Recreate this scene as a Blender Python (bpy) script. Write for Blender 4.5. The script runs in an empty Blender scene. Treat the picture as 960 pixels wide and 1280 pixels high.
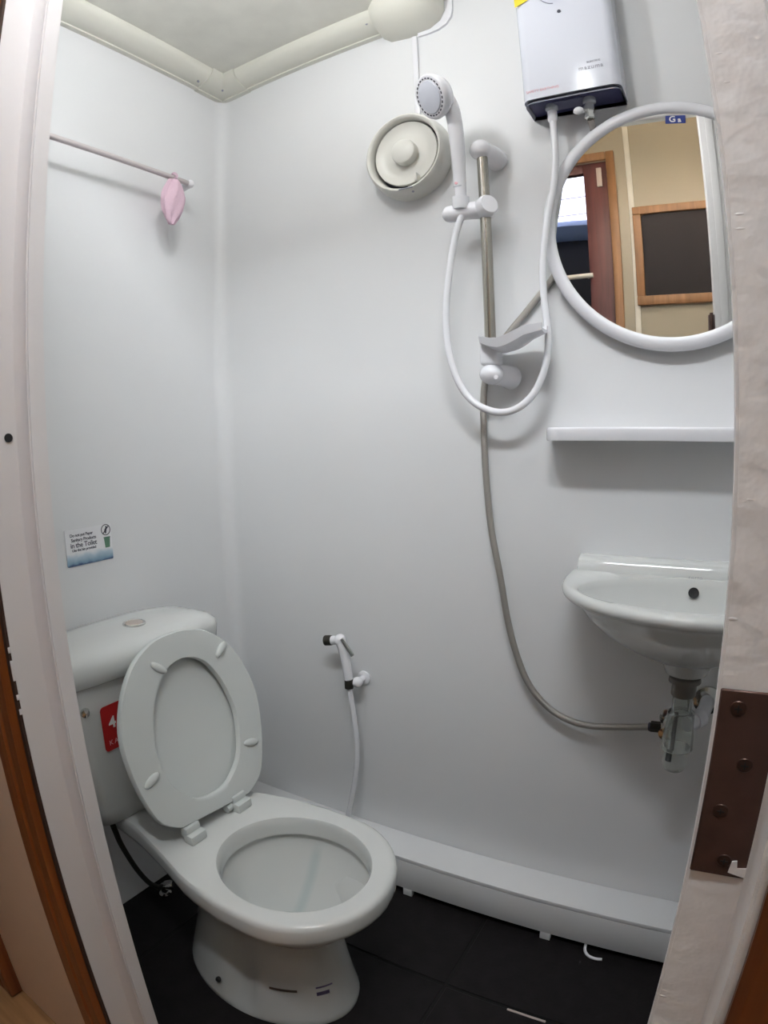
import bpy, bmesh, math, random
from mathutils import Vector, Matrix
from math import sin, cos, pi, radians as R

random.seed(4)
S = bpy.context.scene
COL = S.collection

# ------------------------------------------------------------------ camera, world, lights, exposure
CAM_POS = (1.1483, -1.1345, 1.106)
YAW, PITCH, ROLL = -0.5326, 0.1295, -0.0274
cam = bpy.data.cameras.new('camera')
cam.type = 'PANO'                      # the photograph's wide lens bends straight lines outward
for holder in (cam, getattr(cam, 'cycles', None)):
    try:
        holder.panorama_type = 'FISHEYE_LENS_POLYNOMIAL'
        holder.fisheye_fov = 3.0
        holder.fisheye_polynomial_k0 = 0.0
        holder.fisheye_polynomial_k1 = -0.13256
        holder.fisheye_polynomial_k2 = 0.0
        holder.fisheye_polynomial_k3 = 0.0001566
        holder.fisheye_polynomial_k4 = 0.0
        break
    except Exception:
        pass
cam.sensor_fit = 'HORIZONTAL'
cam.sensor_width, cam.sensor_height = 9.6, 12.8
cam.lens = 7.0
cam.clip_start = 0.005
camo = bpy.data.objects.new('camera', cam)
COL.objects.link(camo)
S.camera = camo
fwd = Vector((sin(YAW) * cos(PITCH), cos(YAW) * cos(PITCH), -sin(PITCH)))
right0 = Vector((cos(YAW), -sin(YAW), 0))
up0 = right0.cross(fwd)
rgt = right0 * cos(ROLL) + up0 * sin(ROLL)
upv = -right0 * sin(ROLL) + up0 * cos(ROLL)
camo.matrix_world = Matrix(((rgt.x, upv.x, -fwd.x, CAM_POS[0]), (rgt.y, upv.y, -fwd.y, CAM_POS[1]),
                            (rgt.z, upv.z, -fwd.z, CAM_POS[2]), (0, 0, 0, 1)))

W = bpy.data.worlds.new('world'); S.world = W
W.use_nodes = True
W.node_tree.nodes['Background'].inputs[0].default_value = (0.55, 0.58, 0.62, 1)
W.node_tree.nodes['Background'].inputs[1].default_value = 0.25

# the two lamps that light the place; their meshes are built with the fixtures below
ROOM_LAMP = dict(spots=((0.55, -0.54, 1.982), (0.92, -0.48, 1.985)), r=0.024, length=0.10, strength=(96.0, 44.0), color=(0.975, 0.985, 1.0))
HALL_LAMP = dict(loc=(1.08, -1.20, 2.38), size=(0.84, 0.14), tilt=80, strength=77.0, color=(0.92, 0.96, 1.0))

S.view_settings.view_transform = 'Standard'
S.view_settings.look = 'None'
S.view_settings.gamma = 1.0
S.view_settings.use_curve_mapping = False
S.view_settings.exposure = -0.06

# ------------------------------------------------------------------ materials
def lin(c):
    return tuple(((v / 255) / 12.92 if v / 255 <= .04045 else (((v / 255) + .055) / 1.055) ** 2.4) for v in c) + (1,)

def mat(name, rgb, rough=0.4, metal=0.0, noise=0.0, nscale=8.0, bump=0.0, bscale=60.0, trans=0.0, ior=1.45, coat=0.0, emit=None, estr=0.0, sss=0.0, alpha=1.0):
    m = bpy.data.materials.new(name); m.use_nodes = True
    nt = m.node_tree; b = nt.nodes['Principled BSDF']
    c = lin(rgb)
    b.inputs['Base Color'].default_value = c
    b.inputs['Roughness'].default_value = rough
    b.inputs['Metallic'].default_value = metal
    b.inputs['IOR'].default_value = ior
    b.inputs['Transmission Weight'].default_value = trans
    b.inputs['Coat Weight'].default_value = coat
    b.inputs['Alpha'].default_value = alpha
    if emit:
        b.inputs['Emission Color'].default_value = lin(emit); b.inputs['Emission Strength'].default_value = estr
    tc = nt.nodes.new('ShaderNodeTexCoord')
    if noise > 0:
        n = nt.nodes.new('ShaderNodeTexNoise'); n.inputs['Scale'].default_value = nscale; n.inputs['Detail'].default_value = 4
        r = nt.nodes.new('ShaderNodeValToRGB')
        r.color_ramp.elements[0].position = .3; r.color_ramp.elements[1].position = .7
        r.color_ramp.elements[0].color = tuple(v * (1 - noise) for v in c[:3]) + (1,)
        r.color_ramp.elements[1].color = tuple(min(1, v * (1 + noise)) for v in c[:3]) + (1,)
        nt.links.new(tc.outputs['Object'], n.inputs['Vector']); nt.links.new(n.outputs[0], r.inputs[0])
        nt.links.new(r.outputs[0], b.inputs['Base Color'])
    if bump > 0:
        n2 = nt.nodes.new('ShaderNodeTexNoise'); n2.inputs['Scale'].default_value = bscale; n2.inputs['Detail'].default_value = 3
        bp = nt.nodes.new('ShaderNodeBump'); bp.inputs['Strength'].default_value = bump; bp.inputs['Distance'].default_value = .002
        nt.links.new(tc.outputs['Object'], n2.inputs['Vector']); nt.links.new(n2.outputs[0], bp.inputs['Height'])
        nt.links.new(bp.outputs[0], b.inputs['Normal'])
    return m

def wood_mat(name, dark, light, rough=.35, axis='Z', scale=14.0):
    m = bpy.data.materials.new(name); m.use_nodes = True
    nt = m.node_tree; b = nt.nodes['Principled BSDF']; b.inputs['Roughness'].default_value = rough
    tc = nt.nodes.new('ShaderNodeTexCoord'); mp = nt.nodes.new('ShaderNodeMapping')
    mp.inputs['Scale'].default_value = (scale, scale, scale * .06) if axis == 'Z' else (scale * .06, scale, scale)
    n = nt.nodes.new('ShaderNodeTexNoise'); n.inputs['Scale'].default_value = 3.0; n.inputs['Detail'].default_value = 6; n.inputs['Distortion'].default_value = .8
    r = nt.nodes.new('ShaderNodeValToRGB'); r.color_ramp.elements[0].position = .32; r.color_ramp.elements[1].position = .68
    r.color_ramp.elements[0].color = lin(dark); r.color_ramp.elements[1].color = lin(light)
    nt.links.new(tc.outputs['Object'], mp.inputs[0]); nt.links.new(mp.outputs[0], n.inputs['Vector'])
    nt.links.new(n.outputs[0], r.inputs[0]); nt.links.new(r.outputs[0], b.inputs['Base Color'])
    return m

M = {}
M['wall'] = mat('white_wall_panel', (223, 224, 225), .38, noise=.015, nscale=3)
M['ceil'] = mat('ceiling_cream', (222, 221, 212), .55, noise=.05, nscale=14)
M['duct'] = mat('cream_plastic', (216, 215, 204), .4)
M['china'] = mat('white_porcelain', (210, 212, 210), .08, coat=.3)
M['seat'] = mat('white_seat_plastic', (204, 208, 206), .22)
M['white'] = mat('white_plastic', (232, 232, 236), .25)
M['whitec'] = mat('white_fan_plastic', (222, 221, 214), .35)
M['heater'] = mat('heater_white', (214, 217, 227), .2)
M['darkblue'] = mat('heater_dark_plastic', (66, 68, 104), .4)
M['greyblue'] = mat('heater_label_grey', (110, 112, 138), .4)
M['fitting'] = mat('grey_fitting', (196, 200, 206), .25, metal=.3)
M['chrome'] = mat('chrome', (215, 215, 212), .12, metal=1.0)
M['steel'] = mat('brushed_steel', (178, 174, 164), .24, metal=1.0)
M['braid'] = mat('braided_hose', (168, 164, 158), .38, metal=.75, bump=.6, bscale=900)
M['blackhose'] = mat('dark_braided_hose', (52, 50, 44), .5, metal=.4, bump=.5, bscale=900)
M['seamm'] = mat('awning_seam_glow', (206, 198, 222), .6, emit=(206, 198, 222), estr=.8)  # added glow, so the seams keep up with the awning
M['purple'] = mat('purple_trim', (116, 76, 160), .6)
M['gapshade'] = mat('gap_shade_brown', (66, 46, 36), .7)
M['boltm'] = mat('brown_grey_bolt', (112, 92, 88), .5)
M['nut'] = mat('dark_grey_nut', (98, 94, 88), .45)
M['barmetal'] = mat('pale_bar_metal', (202, 194, 194), .35, metal=.25)
M['dark'] = mat('dark_rubber_and_hole_shade', (34, 34, 36), .6)  # also colours the shade inside holes
M['tile'] = mat('black_floor_tile', (24, 21, 22), .6, noise=.25, nscale=30, bump=.25, bscale=120)
M['grout'] = mat('black_grout', (9, 8, 8), .8)
M['paint'] = mat('white_gloss_paint', (226, 222, 222), .62, bump=.5, bscale=26)
M['paintr'] = mat('lumpy_white_paint', (240, 236, 235), .45, bump=1.0, bscale=48)
M['plate'] = mat('brown_hinge_metal', (88, 66, 60), .42, metal=.45, noise=.25, nscale=30)
M['screwm'] = mat('dark_screw_metal', (72, 52, 46), .35, metal=.6)
M['orange'] = wood_mat('orange_varnished_wood', (122, 66, 28), (158, 92, 46), .35)
M['mirrorwood'] = wood_mat('dull_oak_wood', (118, 84, 50), (146, 106, 68), .45)
M['brown'] = wood_mat('brown_varnished_wood', (84, 42, 18), (120, 64, 28), .35)
M['redwood'] = wood_mat('red_brown_door_wood', (66, 32, 32), (88, 46, 46), .5)
M['cream'] = mat('cream_corridor_wall', (164, 158, 142), .55)
M['peach'] = mat('peach_corridor_wall', (248, 220, 194), .5, noise=.03, nscale=5)
M['blackglass'] = mat('black_window_glass', (42, 40, 42), .55)
M['blackglass'].node_tree.nodes['Principled BSDF'].inputs['Specular IOR Level'].default_value = .12
M['tile'].node_tree.nodes['Principled BSDF'].inputs['Specular IOR Level'].default_value = .25
M['mirror'] = mat('mirror_silver', (238, 240, 238), .01, metal=1.0)
M['clear'] = mat('clear_trap_plastic', (238, 242, 238), .06, trans=.92, ior=1.35)
M['water'] = mat('toilet_water', (196, 218, 216), .03, trans=.6, ior=1.33)
M['teal'] = mat('teal_stain', (120, 158, 160), .2)
M['pink'] = mat('pink_net_fabric', (238, 206, 222), .8, bump=.8, bscale=300, alpha=.85)
M['red'] = mat('red_label', (186, 40, 40), .35)
M['ink'] = mat('dark_grey_ink_and_shade', (70, 70, 82), .6)
M['greyink'] = mat('grey_ink', (150, 152, 164), .5)
M['pinkink'] = mat('pink_ink', (232, 176, 184), .5)
M['purpleink'] = mat('purple_ink', (132, 122, 158), .6)
M['brownlabel'] = mat('brown_label', (104, 94, 88), .6)
M['labelwhite'] = mat('white_print', (238, 236, 234), .5)
M['yellow'] = mat('yellow_label', (244, 220, 60), .5)
M['blue'] = mat('blue_label', (44, 62, 140), .4)
M['green'] = mat('green_print', (96, 132, 110), .5)
M['floorwood'] = wood_mat('corridor_floor_wood', (150, 112, 76), (180, 140, 98), .4, 'X')
M['panelgrey'] = mat('pale_grey_panel', (190, 180, 172), .5)
M['tarp'] = mat('blue_tarpaulin', (160, 184, 240), .45)
M['awning_glow'] = mat('glowing_awning', (240, 236, 250), .6, emit=(250, 244, 255), estr=3.0)  # emission stands in for light falling on the awning
M['nightwall'] = mat('dark_outside_wall', (40, 40, 42), .7)
M['lampglass'] = mat('lamp_diffuser', (245, 245, 240), .4)
# card with white upper part, pale blue sea band below (flat print)
def card_mat():
    m = bpy.data.materials.new('notice_card_print'); m.use_nodes = True
    nt = m.node_tree; b = nt.nodes['Principled BSDF']; b.inputs['Roughness'].default_value = .35
    tc = nt.nodes.new('ShaderNodeTexCoord'); sp = nt.nodes.new('ShaderNodeSeparateXYZ')
    n = nt.nodes.new('ShaderNodeTexNoise'); n.inputs['Scale'].default_value = 60
    ad = nt.nodes.new('ShaderNodeMath'); ad.operation = 'MULTIPLY_ADD'; ad.inputs[1].default_value = .012
    mr = nt.nodes.new('ShaderNodeMapRange'); mr.inputs[1].default_value = -.040; mr.inputs[2].default_value = .040
    r = nt.nodes.new('ShaderNodeValToRGB'); e = r.color_ramp.elements
    e[0].position = .0; e[0].color = lin((52, 66, 106)); e[1].position = 1; e[1].color = lin((232, 232, 234))
    for p, c in ((.09, (66, 84, 122)), (.16, (128, 158, 180)), (.30, (176, 196, 208)), (.42, (230, 231, 233))):
        x = e.new(p); x.color = lin(c)
    nt.links.new(tc.outputs['Object'], sp.inputs[0]); nt.links.new(tc.outputs['Object'], n.inputs['Vector'])
    nt.links.new(n.outputs[0], ad.inputs[0]); nt.links.new(sp.outputs[2], ad.inputs[2])
    nt.links.new(ad.outputs[0], mr.inputs[0]); nt.links.new(mr.outputs[0], r.inputs[0]); nt.links.new(r.outputs[0], b.inputs['Base Color'])
    return m
M['card'] = card_mat()
def streak_mat():
    # porcelain with one faint teal mineral streak running down the far side of the bowl
    m = M['china'].copy(); m.name = 'white_porcelain_stained'; nt = m.node_tree; b = nt.nodes['Principled BSDF']
    tc = nt.nodes.new('ShaderNodeTexCoord'); sp = nt.nodes.new('ShaderNodeSeparateXYZ'); nt.links.new(tc.outputs['Object'], sp.inputs[0])
    def rng(sock, a, b_, c, d):
        r = nt.nodes.new('ShaderNodeMapRange'); r.inputs[1].default_value = a; r.inputs[2].default_value = b_; r.inputs[3].default_value = c; r.inputs[4].default_value = d
        nt.links.new(sock, r.inputs[0]); return r.outputs[0]
    def mul(p, q):
        k = nt.nodes.new('ShaderNodeMath'); k.operation = 'MULTIPLY'; nt.links.new(p, k.inputs[0])
        if hasattr(q, 'is_linked') : nt.links.new(q, k.inputs[1])
        else: k.inputs[1].default_value = q
        return k.outputs[0]
    f = mul(rng(sp.outputs[0], .478, .490, 0, 1), rng(sp.outputs[0], .496, .508, 1, 0))
    f = mul(f, mul(rng(sp.outputs[1], .0, .03, 0, 1), rng(sp.outputs[2], .27, .30, 1, 0)))
    f = mul(f, .24)
    mx = nt.nodes.new('ShaderNodeMix'); mx.data_type = 'RGBA'; mx.inputs[6].default_value = b.inputs['Base Color'].default_value; mx.inputs[7].default_value = lin((120, 165, 168))
    nt.links.new(f, mx.inputs[0]); nt.links.new(mx.outputs[2], b.inputs['Base Color']); return m
M['chinabowl'] = streak_mat()

# ------------------------------------------------------------------ mesh helpers
def finish(bm, smooth=True, angle=40):
    bmesh.ops.recalc_face_normals(bm, faces=bm.faces)
    if smooth:
        for f in bm.faces: f.smooth = True
        for e in bm.edges:
            if len(e.link_faces) == 2 and e.calc_face_angle(0) > R(angle): e.smooth = False

def obj(name, bm, m, parent=None, loc=None, smooth=True, angle=40, kind=None, fixn=True):
    if fixn: finish(bm, smooth, angle)
    me = bpy.data.meshes.new(name); bm.to_mesh(me); bm.free()
    o = bpy.data.objects.new(name, me); COL.objects.link(o)
    me.materials.append(M[m] if isinstance(m, str) else m)
    if parent is not None: o.parent = parent
    if loc is not None: o.location = loc
    if kind: o['kind'] = kind
    return o

def tag(o, label, cat, group=None):
    o['label'] = label; o['category'] = cat
    if group: o['group'] = group
    return o

def thing(name, loc, label, cat, rotz=0, group=None):
    o = bpy.data.objects.new(name, None); COL.objects.link(o); o.location = loc; o.rotation_euler = (0, 0, rotz)
    o.empty_display_size = .05
    return tag(o, label, cat, group)

def new(): return bmesh.new()

def box(bm, x0, x1, y0, y1, z0, z1, bev=0.0, seg=2, mtx=None):
    vs = [bm.verts.new((x, y, z)) for x in (x0, x1) for y in (y0, y1) for z in (z0, z1)]
    q = [(0, 1, 3, 2), (4, 6, 7, 5), (0, 4, 5, 1), (2, 3, 7, 6), (0, 2, 6, 4), (1, 5, 7, 3)]
    fs = [bm.faces.new([vs[i] for i in f]) for f in q]
    bmesh.ops.recalc_face_normals(bm, faces=fs)
    if mtx is not None: bmesh.ops.transform(bm, matrix=mtx, verts=vs)
    if bev > 0:
        es = list({e for f in fs for e in f.edges})
        bmesh.ops.bevel(bm, geom=es, offset=bev, segments=seg, affect='EDGES', profile=.5)
    return bm

def loft(bm, rings, cap0=True, cap1=True, closed=True):
    vr = [[bm.verts.new(p) for p in r] for r in rings]
    n = len(vr[0])
    for a, b in zip(vr, vr[1:]):
        for i in range(n if closed else n - 1):
            j = (i + 1) % n
            bm.faces.new((a[i], a[j], b[j], b[i]))
    if cap0: bm.faces.new(vr[0])
    if cap1: bm.faces.new(list(reversed(vr[-1])))
    return vr

def frame_from(d):
    d = Vector(d).normalized()
    a = Vector((0, 0, 1)) if abs(d.z) < .9 else Vector((1, 0, 0))
    u = d.cross(a).normalized(); v = d.cross(u)
    return d, u, v

def lathe(bm, prof, origin=(0, 0, 0), axis=(0, 0, 1), n=32, cap0=True, cap1=True):
    d, u, v = frame_from(axis); o = Vector(origin)
    rings = [[o + d * h + (u * cos(2 * pi * k / n) + v * sin(2 * pi * k / n)) * r for k in range(n)] for r, h in prof]
    return loft(bm, rings, cap0, cap1)

def spline(pts, sub=8):
    P = [Vector(p) for p in pts]; P = [P[0] * 2 - P[1]] + P + [P[-1] * 2 - P[-2]]; out = []
    for i in range(1, len(P) - 2):
        a, b, c, d = P[i - 1:i + 3]
        for s in range(sub):
            t = s / sub
            out.append(.5 * ((2 * b) + (c - a) * t + (2 * a - 5 * b + 4 * c - d) * t * t + (3 * b - a - 3 * c + d) * t ** 3))
    out.append(P[-2]); return out

def tube(bm, pts, r, n=12, smooth_path=True, sub=8, cap=True):
    P = spline(pts, sub) if smooth_path else [Vector(p) for p in pts]
    T = [(P[min(i + 1, len(P) - 1)] - P[max(i - 1, 0)]).normalized() for i in range(len(P))]
    _, u, v = frame_from(T[0]); rings = []
    for i, p in enumerate(P):
        u = (u - T[i] * u.dot(T[i])).normalized(); v = T[i].cross(u)
        rr = r(i / (len(P) - 1)) if callable(r) else r
        rings.append([p + (u * cos(2 * pi * k / n) + v * sin(2 * pi * k / n)) * rr for k in range(n)])
    loft(bm, rings, cap, cap); return bm

def ball(bm, c, r, sx=1, sy=1, sz=1, n=20, m=12):
    prof = [(max(1e-4, sin(pi * k / m)), -cos(pi * k / m)) for k in range(m + 1)]
    vr = lathe(bm, prof, (0, 0, 0), (0, 0, 1), n)
    for ring in vr:
        for w in ring: w.co = Vector(c) + Vector((w.co.x * r * sx, w.co.y * r * sy, w.co.z * r * sz))

def text(name, body, size, mtx, m, parent, spacing=1.0, ex=.0002, bold=0.0, align='CENTER'):
    cu = bpy.data.curves.new(name, 'FONT'); cu.body = body; cu.size = size; cu.extrude = ex; cu.space_character = spacing
    cu.align_x = align; cu.align_y = 'CENTER'; cu.offset = bold; cu.resolution_u = 3
    t = bpy.data.objects.new(name + '_tmp', cu); COL.objects.link(t)
    dg = bpy.context.evaluated_depsgraph_get(); dg.update()
    me = bpy.data.meshes.new_from_object(t.evaluated_get(dg)); me.transform(mtx); me.name = name
    bpy.data.objects.remove(t); bpy.data.curves.remove(cu)
    o = bpy.data.objects.new(name, me); COL.objects.link(o); me.materials.clear(); me.materials.append(M[m])
    if parent is not None: o.parent = parent
    return o

def plate(bm, poly, origin, u, v, n, t):
    """extruded polygon: poly in (u,v), thickness t along n"""
    o = Vector(origin); u = Vector(u); v = Vector(v); n = Vector(n)
    a = [bm.verts.new(o + u * p + v * q) for p, q in poly]; b = [bm.verts.new(o + u * p + v * q + n * t) for p, q in poly]
    bm.faces.new(list(reversed(a))); bm.faces.new(b); k = len(a)
    for i in range(k): bm.faces.new((a[i], a[(i + 1) % k], b[(i + 1) % k], b[i]))
    return bm

def rrect(w, h, r, n=5):
    out = []
    for cx, cy, a0 in ((w / 2 - r, h / 2 - r, 0), (-w / 2 + r, h / 2 - r, 90), (-w / 2 + r, -h / 2 + r, 180), (w / 2 - r, -h / 2 + r, 270)):
        for k in range(n + 1):
            a = R(a0 + 90 * k / n); out.append((cx + r * cos(a), cy + r * sin(a)))
    return out

# axis frames for flat print: facing -y (on the shower wall side) and facing +x (on the left wall side)
def face_my(x, y, z, rot=0.0):
    return Matrix.Translation((x, y, z)) @ Matrix(((1, 0, 0, 0), (0, 0, -1, 0), (0, 1, 0, 0), (0, 0, 0, 1))) @ Matrix.Rotation(rot, 4, 'Z')
def face_px(x, y, z, rot=0.0):
    return Matrix.Translation((x, y, z)) @ Matrix(((0, 0, 1, 0), (1, 0, 0, 0), (0, 1, 0, 0), (0, 0, 0, 1))) @ Matrix.Rotation(rot, 4, 'Z')

def struct(name, bm, m, parent=None, **k):
    o = obj(name, bm, m, parent, **k)
    if parent is None: o['kind'] = 'structure'
    return o

# ------------------------------------------------------------------ the setting: wash room shell
RX = 1.45          # right wall
CZ = 2.08          # ceiling
DY = -0.777        # room side of the door wall
CV = 0.035         # coved corner radius
bm = new(); box(bm, CV, RX + .1, 0, .06, 0, CZ); struct('wall_back', bm, 'wall', smooth=False)
# left wall with coved corner
bm = new()
pl = [(-.06, DY - .05), (0, DY - .05), (0, -CV)] + [(CV - CV * cos(R(90 * k / 8)), -CV + CV * sin(R(90 * k / 8))) for k in range(1, 9)] + [(CV, .06), (-.06, .06)]
loft(bm, [[(x, y, 0) for x, y in pl], [(x, y, CZ) for x, y in pl]])
struct('wall_left', bm, 'wall', angle=30)
bm = new(); box(bm, RX, RX + .06, DY - .05, 0, 0, CZ); struct('wall_right', bm, 'wall', smooth=False)
bm = new(); box(bm, -.06, RX + .06, DY - .05, .06, CZ, CZ + .05); struct('ceiling', bm, 'ceil', smooth=False)
# floor: black base with 60 cm tiles as pieces
bm = new(); box(bm, -.06, RX + .06, DY - .02, .06, -.05, -.003)
floor = struct('floor', bm, 'grout', smooth=False)
xs = [0.0, .174, .774, 1.374, RX]; ys = [DY, -.302, 0.0]
for i in range(4):
    for j in range(2):
        g = .0038
        bm = new(); box(bm, xs[i] + (g if i else 0), xs[i + 1] - (g if i < 3 else 0), ys[j] + (g if j else 0), ys[j + 1] - (g if j < 1 else 0), -.003, 0.0, bev=.0012, seg=1)
        obj('tile', bm, 'tile', floor)
# door wall (both sides of the opening) and lintel; frame with rebate
XL, XLr, XRs, XRr = .492, .4606, 1.161, 1.1975
YF, YO = -.80, -.8419
HZ = 2.076
bm = new(); box(bm, -.9, XLr - .012, YO + .008, DY, 0, 2.7); struct('wall_front', bm, 'peach', smooth=False)
bm = new(); box(bm, XRr + .012, 2.6, YO + .008, DY, 0, 2.7); struct('wall_front.001', bm, 'peach', smooth=False)
bm = new(); box(bm, XLr - .012, XRr + .012, YO + .008, DY, HZ + .03, 2.7); struct('wall_front.002', bm, 'peach', smooth=False)
# white lining of the room side of the door wall
bm = new(); box(bm, 0, XL - .02, DY, DY + .003, 0, CZ); struct('wall_front.003', bm, 'wall', smooth=False)
bm = new(); box(bm, XRs + .02, RX, DY, DY + .003, 0, CZ); struct('wall_front.004', bm, 'wall', smooth=False)

frame = thing('door_frame', (0, 0, 0), 'white painted door frame around the open doorway, lumpy brush marks', 'door frame')
del frame['category']; del frame['label']; frame['kind'] = 'structure'; frame.name = 'door_1'
def post(pts, m, name):
    bm = new(); loft(bm, [[(x, y, 0) for x, y in pts], [(x, y, HZ) for x, y in pts]])
    bmesh.ops.bevel(bm, geom=[e for e in bm.edges if abs(e.verts[0].co.z - e.verts[1].co.z) > 1], offset=.002, segments=2, affect='EDGES')
    return obj(name, bm, m, frame, angle=50)
left_jamb = post([(XLr - .012, DY), (XL, DY), (XL, YF), (XLr + .004, YF - .001), (XLr, YF - .005), (XLr, YO), (XLr - .012, YO)], 'paint', 'left_jamb')
right_jamb = post([(XRr + .012, DY), (XRs, DY), (XRs, YF), (XRr - .002, YF - .001), (XRr, YF - .003), (XRr, YO), (XRr + .006, YO), (XRr + .012, YO + .004)], 'paintr', 'right_jamb')
bm = new(); box(bm, XLr, XRr, YF, DY, HZ, HZ + .03, .002); box(bm, XLr, XRr, YO, YF, HZ + .02, HZ + .03); obj('head_jamb', bm, 'paint', frame)
# strike hole in the left rebate: a dark disc drawn for the shade inside
bm = new(); lathe(bm, [(.0001, .0006), (.0052, .0006), (.0052, -.002)], (XLr + .0006, -.8125, 1.122), (1, 0, 0), 20)
obj('latch_hole', bm, 'dark', left_jamb)
# ragged paint edge of the left jamb beside the wood
bm = new()
for k in range(5):
    z = .80 + .10 * k / 5 + random.uniform(-.006, .006); w = random.uniform(.003, .009); p = random.uniform(.0003, .0010) * (1.5 if k == 1 else .6)
    box(bm, XLr - .003 - p, XLr + .0002, YO - .0012, YO + .002, z - w, z + w, .0005, 1)
obj('paint_drip', bm, 'paint', left_jamb, kind='stuff')
# paint blobs on the right stop face
bm = new()
for k in range(90):
    z = random.uniform(.62, 1.36)
    if .83 < z < .985: continue
    ball(bm, (random.uniform(XRs + .004, XRs + .02), YF, z), random.uniform(.0010, .0024), 1.5, .16, random.uniform(.3, .6), 10, 6)
obj('paint_lump', bm, 'paintr', right_jamb, kind='stuff')
# room-side architrave of the right jamb (seen in the mirror)
bm = new(); box(bm, XRs + .004, XRs + .062, DY, DY + .014, 0, HZ + .01, .003); box(bm, XRs + .022, XRs + .044, DY + .014, DY + .019, 0, HZ + .01, .002)
obj('inner_architrave', bm, 'paint', frame)

# brown hinge leaf on the right jamb
hinge = thing('hinge_leaf', (XRs, YF, .906), 'brown metal hinge plate with four screws on the right door jamb', 'hinge')
bm = new(); box(bm, .0015, .0355, -.0026, -.0004, -.0625, .0615, .0008, 1); obj('plate', bm, 'plate', hinge)
for dx, dz in ((.0125, .051), (.0212, .0165), (.0125, -.0155), (.0208, -.0505)):
    bm = new(); lathe(bm, [(.0001, .0008), (.0022, .0008), (.0042, .0005), (.0046, 0)], (dx, -.0026, dz), (0, -1, 0), 20); sc = obj('screw', bm, 'screwm', hinge)
    bm = new(); box(bm, dx - .0022, dx + .0022, -.0037, -.0030, dz - .0004, dz + .0004); box(bm, dx - .0004, dx + .0004, -.0037, -.0030, dz - .0022, dz + .0022); obj('cross_slot', bm, 'dark', sc)
bm = new(); plate(bm, [(.0245, -.0585), (.0355, -.061), (.0355, -.0535), (.0295, -.0545), (.0285, -.049), (.0255, -.05)], (0, -.0026, 0), (1, 0, 0), (0, 0, 1), (0, -1, 0), .0007)
obj('paint_smear', bm, 'paintr', hinge)['label'] = 'white paint smear on the lower corner'

# corridor side: wood architraves, skirting, floor, far wall
bm = new(); pts = [(.384, YO + .008), (.384, YO - .008), (.388, YO - .011), (.414, YO - .011), (.417, YO - .006), (.420, YO - .006), (.423, YO - .010), (.444, YO - .010), (.4475, YO - .006), (.4515, YO - .003), (.4515, YO + .008)]
loft(bm, [[(x, y, 0) for x, y in pts], [(x, y, 2.12) for x, y in pts]]); struct('trim_1', bm, 'orange', angle=25)
bm = new(); box(bm, .4515, .4595, YO - .0015, YO + .008, 0, 2.12); struct('gap_shade_strip', bm, 'gapshade', smooth=False)  # dark strip painted as the shade in the gap beside the wood
bm = new(); pts = [(XRr + .0062, YO + .008), (XRr + .0062, YO - .004), (XRr + .012, YO - .010), (XRr + .08, YO - .010), (XRr + .08, YO + .008)]
loft(bm, [[(x, y, 0) for x, y in pts], [(x, y, 2.12) for x, y in pts]]); struct('trim_2', bm, 'brown', angle=25)
bm = new(); box(bm, -.9, 2.6, -1.7, YO + .02, -.05, -.004); struct('floor_corridor', bm, 'floorwood', smooth=False)
bm = new(); box(bm, -.9, 2.6, -1.7, YO + .02, 2.66, 2.7); struct('ceiling_corridor', bm, 'cream', smooth=False)
bm = new(); box(bm, -.95, -.9, -1.66, YO, 0, 2.7); struct('wall_corridor_left', bm, 'cream', smooth=False)
bm = new(); box(bm, 2.6, 2.65, -1.66, YO, 0, 2.7); struct('wall_corridor_right', bm, 'cream', smooth=False)
FY = -1.6
DX0, DX1, DZ1 = .10, .765, 2.33       # corridor door opening
for n, (x0, x1, z0, z1) in enumerate(((DX1 - .01, 2.6, 0, 2.7), (-.9, DX0 + .01, 0, 2.7), (DX0 + .01, DX1 - .01, DZ1 - .01, 2.6))):
    bm = new(); box(bm, x0, x1, FY - .06, FY, z0, z1); struct('wall_corridor_far' + ('.%03d' % n if n else ''), bm, 'cream', smooth=False)
bm = new(); box(bm, .838, .862, FY, FY + .008, 0, 2.55, .003); struct('trim_3', bm, 'ceil')
# corridor door: frame, leaf with glass, bar handle
d1 = thing('door_2', (0, FY, 0), 'x', 'x'); del d1['label']; del d1['category']; d1['kind'] = 'structure'
bm = new(); box(bm, DX1 - .012, DX1 + .026, -.03, .016, 0, DZ1 + .03, .004); obj('frame_post', bm, 'mirrorwood', d1)
bm = new(); box(bm, DX0 - .026, DX0 + .012, -.03, .016, 0, DZ1 + .03, .004); obj('frame_post', bm, 'mirrorwood', d1)
bm = new(); box(bm, DX0 + .0125, DX1 - .0125, -.03, .016, DZ1 - .008, DZ1 + .03, .004); obj('frame_head', bm, 'mirrorwood', d1)
bm = new()
box(bm, .645, DX1 - .014, -.04, -.005, .01, DZ1 - .01, .003); box(bm, DX0 + .014, .22, -.04, -.005, .01, DZ1 - .01, .003)
box(bm, .22, .645, -.04, -.005, 2.275, DZ1 - .01, .003); box(bm, .22, .645, -.04, -.005, .01, 1.40, .003)
leaf = obj('door_leaf', bm, 'redwood', d1)
gl = mat('door_glass', (235, 240, 240), .02, trans=1.0, ior=1.05); M['doorglass'] = gl
bm = new(); box(bm, .215, .65, -.024, -.020, 1.395, 2.28); obj('glass_pane', bm, 'doorglass', leaf)
bm = new(); tube(bm, [(.30, .03, 1.782), (.665, .03, 1.786)], .011, 12, False); tube(bm, [(.64, .03, 1.785), (.64, -.005, 1.785)], .006, 8, False); tube(bm, [(.32, .03, 1.782), (.32, -.025, 1.782)], .006, 8, False)
obj('bar_handle', bm, 'ceil', leaf)
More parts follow.
